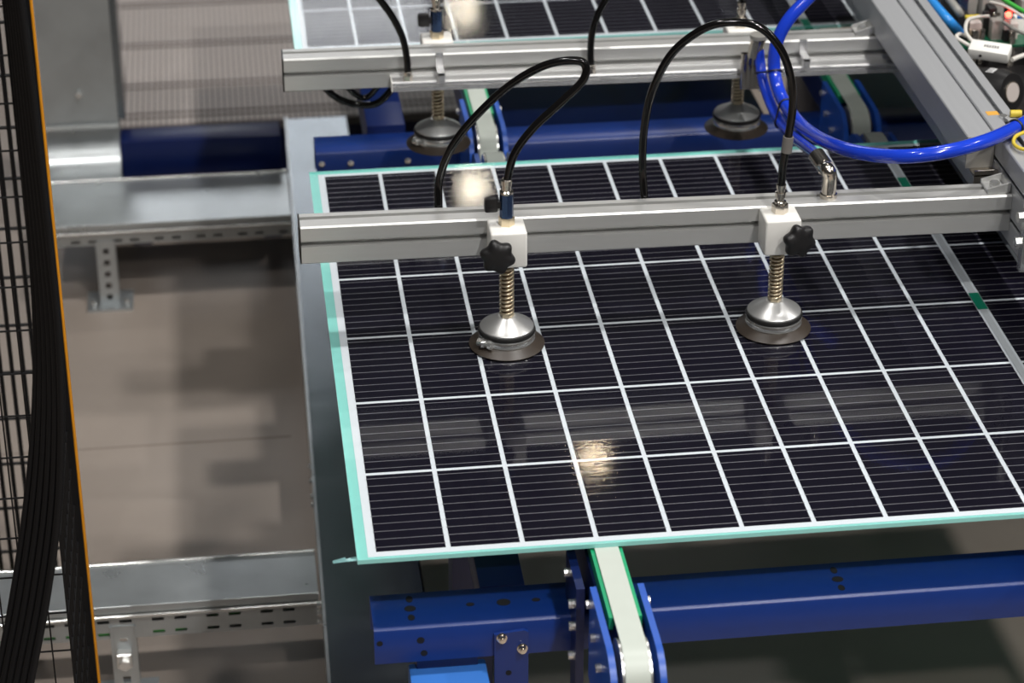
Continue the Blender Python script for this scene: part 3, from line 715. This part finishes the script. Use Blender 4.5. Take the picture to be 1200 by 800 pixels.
# strut posts carrying the ducts
def strut_post(x, y, zt, zb, label):
    t = thing('strut_post', label, 'support post', (x, y, FLOOR), 'perforated posts under the cable ducts')
    w_ = 0.020; us = [x-w_, x-0.0065, x+0.0065, x+w_]
    vs = [FLOOR+0.006]; sk = set(); z = FLOOR+0.016
    while z+0.012 < zt-0.004:
        vs += [z, z+0.013]; sk.add((1, len(vs)-2)); z += 0.028
    vs.append(zt)
    MB().plate_grid(us, vs, sk, 'y', y-0.002, y).build('web', 'galv', t, 0)
    for sx in (-1, 1):
        MB().prism([(y-0.005, FLOOR+0.006), (y+0.035, FLOOR+0.006), (y+0.035, zb), (y-0.0002, zb), (y-0.0002, zt), (y-0.005, zt)], 'x', x+sx*w_-0.0012, x+sx*w_+0.0012).build('flange', 'galv', t, 0)
    MB().box(x-0.05, x+0.05, y-0.03, y+0.06, FLOOR, FLOOR+0.006).build('foot_plate', 'galv', t, 0)
    for sx in (-1, 1): MB().cyl((x+sx*0.036, y-0.01, FLOOR+0.004), (x+sx*0.036, y-0.01, FLOOR+0.018), 0.006, n=8).build('anchor_bolt', 'steel', t, 30)
    return t
strut_post(-0.430, 2.333, -0.690, -0.700, 'perforated steel post under the wide crossing duct')
tp = strut_post(-0.372, 0.870, -0.690, -0.716, 'perforated steel post under the slotted duct beside the orange-edged fence')
m = MB(); m.box(-0.385, -0.359, 0.848, 0.8685, -0.765, -0.735, 0.002, 1); m.cyl((-0.372, 0.839, -0.752), (-0.372, 0.853, -0.752), 0.010, n=6)
m.build('clamp', 'steel', tp, 30)

# ------------------------------------------------------------------ background machine
t = thing('machine_base', 'dark blue machine base behind the wide crossing duct', 'machine base', (-0.2, 2.9, FLOOR))
MB().box(-0.394, -0.030, 2.62, 2.70, -0.700, -0.585, 0.004, 2).build('front_beam', 'blue_navy', t)
MB().box(-0.394, 0.60, 2.92, 4.3, -0.85, -0.682, 0.004, 2).build('plinth', 'blue_navy', t)
for x in (-0.36, -0.06): MB().box(x-0.02, x+0.02, 2.63, 2.69, FLOOR, -0.70).build('leg', 'blue_navy', t, 0)
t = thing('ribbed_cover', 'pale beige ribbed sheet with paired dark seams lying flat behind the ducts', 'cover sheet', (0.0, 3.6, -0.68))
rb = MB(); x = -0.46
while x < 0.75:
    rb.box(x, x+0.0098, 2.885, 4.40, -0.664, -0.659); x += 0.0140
o = rb.build('rib', 'pale', t, 0); o['kind'] = 'stuff'  # light stripes of a reflection, put into the shape as ribs
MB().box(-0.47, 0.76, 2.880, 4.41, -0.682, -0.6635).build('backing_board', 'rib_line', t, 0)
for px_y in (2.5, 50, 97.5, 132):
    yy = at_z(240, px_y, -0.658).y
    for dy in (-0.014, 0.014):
        MB().box(-0.46, 0.75, yy+dy-0.004, yy+dy+0.004, -0.6605, -0.6575).build('seam_strip', 'rib_line', t, 0)  # dark bands of the same reflection, modelled as raised grey strips

# ------------------------------------------------------------------ black mesh fence
YF, YN = 0.55, 0.25
t = thing('fence_post', 'black fence post with an orange vertical edge in front of the slotted duct', 'fence post', (-0.40, YF, FLOOR))
MB().box(-0.420, -0.3935, YF-0.03, YF+0.03, FLOOR, 1.4).build('post', 'black_paint', t, 0)
MB().box(-0.3935, -0.3898, YF-0.028, YF-0.014, FLOOR, 1.4, 0.001, 1).build('edge_strip', 'orange', t, 0)
MB().box(-0.50, -0.37, YF-0.06, YF+0.06, FLOOR, FLOOR+0.01).build('foot_plate', 'black_paint', t, 0)
t = thing('mesh_fence', 'black wire mesh fence panel running back to the orange-edged post', 'mesh fence', (-0.405, 0.4, FLOOR+0.1), 'black wire mesh fence panels')
mb = MB(); z = FLOOR+0.12
while z < 1.4:
    mb.cyl((-0.402, YN, z), (-0.402, YF-0.03, z), 0.0020, n=5); z += 0.0625
mb.build('horizontal_wires', 'black_paint', t, 0)['kind'] = 'stuff'
mb = MB(); y = YN
while y < YF-0.03:
    mb.cyl((-0.402, y, FLOOR+0.1), (-0.402, y, 1.4), 0.0016, n=5); y += 0.03
mb.build('vertical_wires', 'black_paint', t, 0)['kind'] = 'stuff'
t = thing('mesh_fence', 'black wire mesh fence panel facing across the aisle to the left of the post', 'mesh fence', (-0.6, YN, FLOOR+0.1), 'black wire mesh fence panels')
mb = MB(); z = FLOOR+0.12
while z < 1.4:
    mb.cyl((-0.80, YN, z), (-0.402, YN, z), 0.0014, n=5); z += 0.0625
mb.build('horizontal_wires', 'black_paint', t, 0)['kind'] = 'stuff'
mb = MB(); x = -0.80
while x < -0.402:
    mb.cyl((x, YN, FLOOR+0.1), (x, YN, 1.4), 0.0012, n=5); x += 0.031
mb.build('vertical_wires', 'black_paint', t, 0)['kind'] = 'stuff'
BUNDLE = [(8, -70, .35, .006), (23, 50, .4, .006), (37, 180, .48, .006), (49, 300, .55, .008), (56, 400, .66, .012), (56, 500, .8, .018), (49, 600, .95, .026), (35, 700, 1.0, .04), (16, 800, 1.0, .06), (-14, 960, 1.0, .09)]
for k in range(6):
    P = []
    for (bx, by, fac, dep) in BUNDLE:
        step = 8.0*fac/960                      # sideways distance to the next cable
        dy = math.sqrt(max(0.0, 0.0108**2 - step**2)) + 0.0012
        P.append(at_y(bx+(k-2.5)*8.0*fac, by, YN-dep-k*dy))
    o = MB().tube(P, 0.0050, 10, 6).build('fence_cable', 'black_paint', None, 60, base=P[-1])
    tag(o, 'black cable in the bundle hanging down the mesh fence', 'cable', 'black cables hanging on the fence')
t = thing('mesh_fence', 'black wire mesh fence panel with dense bars farther behind the aisle panel', 'mesh fence', (-0.82, 1.15, FLOOR), 'black wire mesh fence panels')
mb = MB(); x = -1.20
while x < -0.452:
    mb.cyl((x, 1.15, FLOOR), (x, 1.15, 1.4), 0.0040, n=6); x += 0.019
mb.build('vertical_wires', 'black_paint', t, 0)['kind'] = 'stuff'
mb = MB(); z = FLOOR+0.05
while z < 1.4:
    mb.cyl((-1.20, 1.15, z), (-0.452, 1.15, z), 0.003, n=6); z += 0.09
mb.build('horizontal_wires', 'black_paint', t, 0)['kind'] = 'stuff'
q = at_y(9, 682, 1.14)
o = MB().box(q.x-0.012, q.x+0.012, 1.136, 1.148, q.z-0.02, q.z+0.02, 0.002, 1).build('warning_tag', 'yellow', None, 35, base=(q.x, 1.142, q.z-0.02))
tag(o, 'small yellow tag fixed on the dense fence panel', 'tag')

# ------------------------------------------------------------------ valve terminal beyond the tall profile
def zp(px, py, z): return at_z(px, py, z)
t = thing('valve_terminal', 'electronic valve terminal with circuit board, wires and red light beside the tall profile', 'valve terminal', (1.15, 1.0, 0.10))
MB().box(1.022, 1.60, 0.62, 1.70, 0.085, 0.100, 0.002, 1).build('base_plate', 'black_plastic', t, 0)
qb = zp(1175, 48, 0.139)
MB().box(1.022, 1.50, qb.y-0.020, qb.y+0.10, 0.135, 0.139).build('circuit_board', 'pcb', t, 0)
def blk(name, m, px, py, z, sx, sy, sz, rz=0.0, bev=0.002):
    q = zp(px, py, z+sz/2); sz += z-0.0995 if z < 0.15 else 0; z = 0.0995 if z < 0.15 else z
    return MB().box(q.x-sx/2, q.x+sx/2, q.y-sy/2, q.y+sy/2, z, z+sz, bev, 2, rot=Matrix.Rotation(rz, 3, 'Z')).build(name, m, t, 35)
for (n, m, px, py, z, sx, sy, sz) in (
    ('module', 'black_plastic', 1118, 34, 0.100, 0.022, 0.10, 0.085), ('module', 'valve_blue', 1122, 22, 0.100, 0.018, 0.05, 0.100),
    ('module', 'grey_plastic', 1134, 9, 0.139, 0.026, 0.030, 0.060), ('module', 'white_plastic', 1137, 6, 0.139, 0.020, 0.012, 0.068),
    ('module', 'grey_plastic', 1150, 12, 0.139, 0.012, 0.040, 0.060), ('module', 'black_plastic', 1158, 20, 0.139, 0.014, 0.05, 0.050),
    ('module', 'grey_plastic', 1166, 10, 0.139, 0.022, 0.030, 0.070), ('module', 'pale', 1140, 34, 0.139, 0.024, 0.022, 0.030),
    ('module', 'grey_plastic', 1166, 32, 0.139, 0.020, 0.030, 0.034), ('module', 'black_plastic', 1176, 36, 0.139, 0.012, 0.05, 0.022),
    ('module', 'pale', 1184, 34, 0.139, 0.020, 0.024, 0.028), ('module', 'white_plastic', 1194, 28, 0.139, 0.020, 0.020, 0.030),
    ('module', 'grey_plastic', 1198, 12, 0.139, 0.018, 0.04, 0.050), ('module', 'black_plastic', 1190, 4, 0.139, 0.030, 0.03, 0.050),
    ('label_plate', 'yellow', 1140, 20, 0.192, 0.026, 0.010, 0.006), ('terminal', 'nickel', 1142, 42, 0.139, 0.010, 0.010, 0.022),
    ('terminal', 'nickel', 1151, 41, 0.139, 0.008, 0.008, 0.024), ('terminal', 'brass', 1134, 40, 0.139, 0.008, 0.008, 0.020),
    ('terminal', 'nickel', 1186, 44, 0.139, 0.010, 0.010, 0.022), ('terminal', 'black_plastic', 1155, 17, 0.190, 0.010, 0.010, 0.012),
    ('terminal', 'nickel', 1168, 17, 0.200, 0.012, 0.006, 0.006), ('terminal', 'cyan_hose', 1196, 20, 0.190, 0.012, 0.005, 0.006)):
    blk(n, m, px, py, z, sx, sy, sz, 0.0, 0.0015)
q = zp(1182, 17, 0.20); MB().lathe(q, [(0.001, -0.005), (0.0045, -0.0035), (0.0055, 0), (0.0045, 0.0035), (0.001, 0.005)], 14).build('indicator_light', 'led', t, 50)
blk('led_holder', 'pale', 1180, 25, 0.165, 0.012, 0.012, 0.028)
# white inline connector
t = thing('inline_connector', 'white inline connector box with grey print lying below the valve terminal', 'connector', zp(1160, 60, 0.20))
q = zp(1160, 60, 0.205); rz = Matrix.Rotation(math.radians(-30), 3, 'Z') @ Matrix.Rotation(math.radians(18), 3, 'X')
MB().box(q.x-0.033, q.x+0.033, q.y-0.014, q.y+0.014, q.z-0.010, q.z+0.010, 0.003, 2, rot=rz).build('housing', 'white_plastic', t)
m = MB()
for k in range(6):
    dx = -0.008+k*0.0042
    m.box(q.x+dx-0.0015, q.x+dx+0.0015, q.y-0.003, q.y+0.003, q.z+0.0100, q.z+0.0103, rot=rz, about=q)
m.build('print', 'print_grey', t, 0)
q2 = q + rz @ Vector((-0.012, -0.0142, 0.0)); MB().cyl(q2, q2 + rz @ Vector((0, -0.001, 0)), 0.0025, n=10).build('screw_hole', 'hole', t, 0)
def wire(pts, m, label, r=0.0032, cat='cable'):
    P = [at_z(a, b, z) for a, b, z in pts]
    o = MB().tube(P, r, 8, 6).build('cable', m, None, 60, base=P[0]); tag(o, label, cat)
wire([(1141, 50, .205), (1132, 38, .215), (1134, 24, .22), (1146, 20, .215), (1158, 19, .20)], 'white_cable', 'white cable looping from the connector up to the valve terminal')
wire([(1140, 56, .20), (1130, 50, .205), (1121, 44, .21), (1124, 40, .21), (1132, 42, .20)], 'white_cable', 'white cable curling back beside the white connector')
wire([(1186, 70, .20), (1196, 66, .20), (1210, 62, .20)], 'white_cable', 'white twin cable leaving the far end of the connector', 0.004)
wire([(1176, 26, .20), (1188, 34, .20), (1202, 40, .19)], 'grey_plastic', 'grey cable beside the red light')
wire([(1160, 2, .21), (1180, 8, .21), (1205, 24, .20)], 'white_cable', 'thin pale cable behind the red light', 0.0025)
wire([(1075, -20, .205), (1095, 5, .20), (1112, 24, .19), (1125, 38, .16)], 'cyan_hose', 'sky blue tube running along the tall profile', 0.008, 'tube')
wire([(1097, -24, .205), (1113, 0, .20), (1123, 13, .195), (1127, 21, .17)], 'grey_plastic', 'grey tube beside the sky blue tube', 0.007, 'tube')
wire([(1165, -8, .24), (1185, 5, .24), (1215, 22, .24)], 'cable_green', 'green striped cable at the top of the valve terminal', 0.004)
# black regulator with round gauge
q = zp(1172, 100, 0.17)
t = thing('pressure_gauge', 'black pressure gauge with round beige dial next to the tall profile', 'gauge', q)
ax = Vector((0.52, -0.76, 0.22)).normalized()
c = zp(1186, 108, 0.165)
MB().lathe(c, [(0.030, -0.075), (0.036, -0.07), (0.036, -0.02), (0.030, 0.0), (0.026, 0.0)], 32, axis=ax).build('body', 'black_plastic', t, 35)
MB().lathe(c+ax*0.0003, [(0.0175, -0.001), (0.0175, 0.0012), (0.0165, 0.0012)], 28, axis=ax).build('bezel', 'nickel', t, 35)
MB().lathe(c+ax*0.0016, [(0.0155, -0.001), (0.0155, 0.0003)], 28, axis=ax).build('dial', 'pale', t, 35)
vdir = (C_LOC-c).normalized(); up = (Vector((-0.2, -0.1, 1.0)) - ax*Vector((-0.2, -0.1, 1.0)).dot(ax)).normalized(); sd = ax.cross(up)
cc = c - ax*0.032 + up*0.0362
rot_ = Matrix((sd, ax, up)).transposed()
m = MB()
for k in range(3): m.box(cc.x-0.006+k*0.005-0.0012, cc.x-0.006+k*0.005+0.0012, cc.y-0.007, cc.y+0.006, cc.z-0.0006, cc.z+0.0006, rot=rot_, about=cc)
m.box(cc.x-0.007, cc.x+0.006, cc.y+0.005, cc.y+0.0075, cc.z-0.0006, cc.z+0.0006, rot=rot_, about=cc)
m.build('mark', 'print_white', t, 0)
# yellow ferrule on the tall profile
o = MB().cyl(at_z(1184, 133, .2403), at_z(1197, 133, .2403), 0.0055, n=14).build('ferrule', 'yellow', None, 35, base=at_z(1190, 133, .235))
tag(o, 'yellow cable ferrule lying on the tall profile by the blue hose', 'ferrule')
wire([(1200, 155, .245), (1190, 160, .245), (1188, 168, .243), (1196, 174, .242), (1210, 176, .242)], 'yellow', 'yellow green earth wire curling on the tall profile', 0.0028, 'wire')
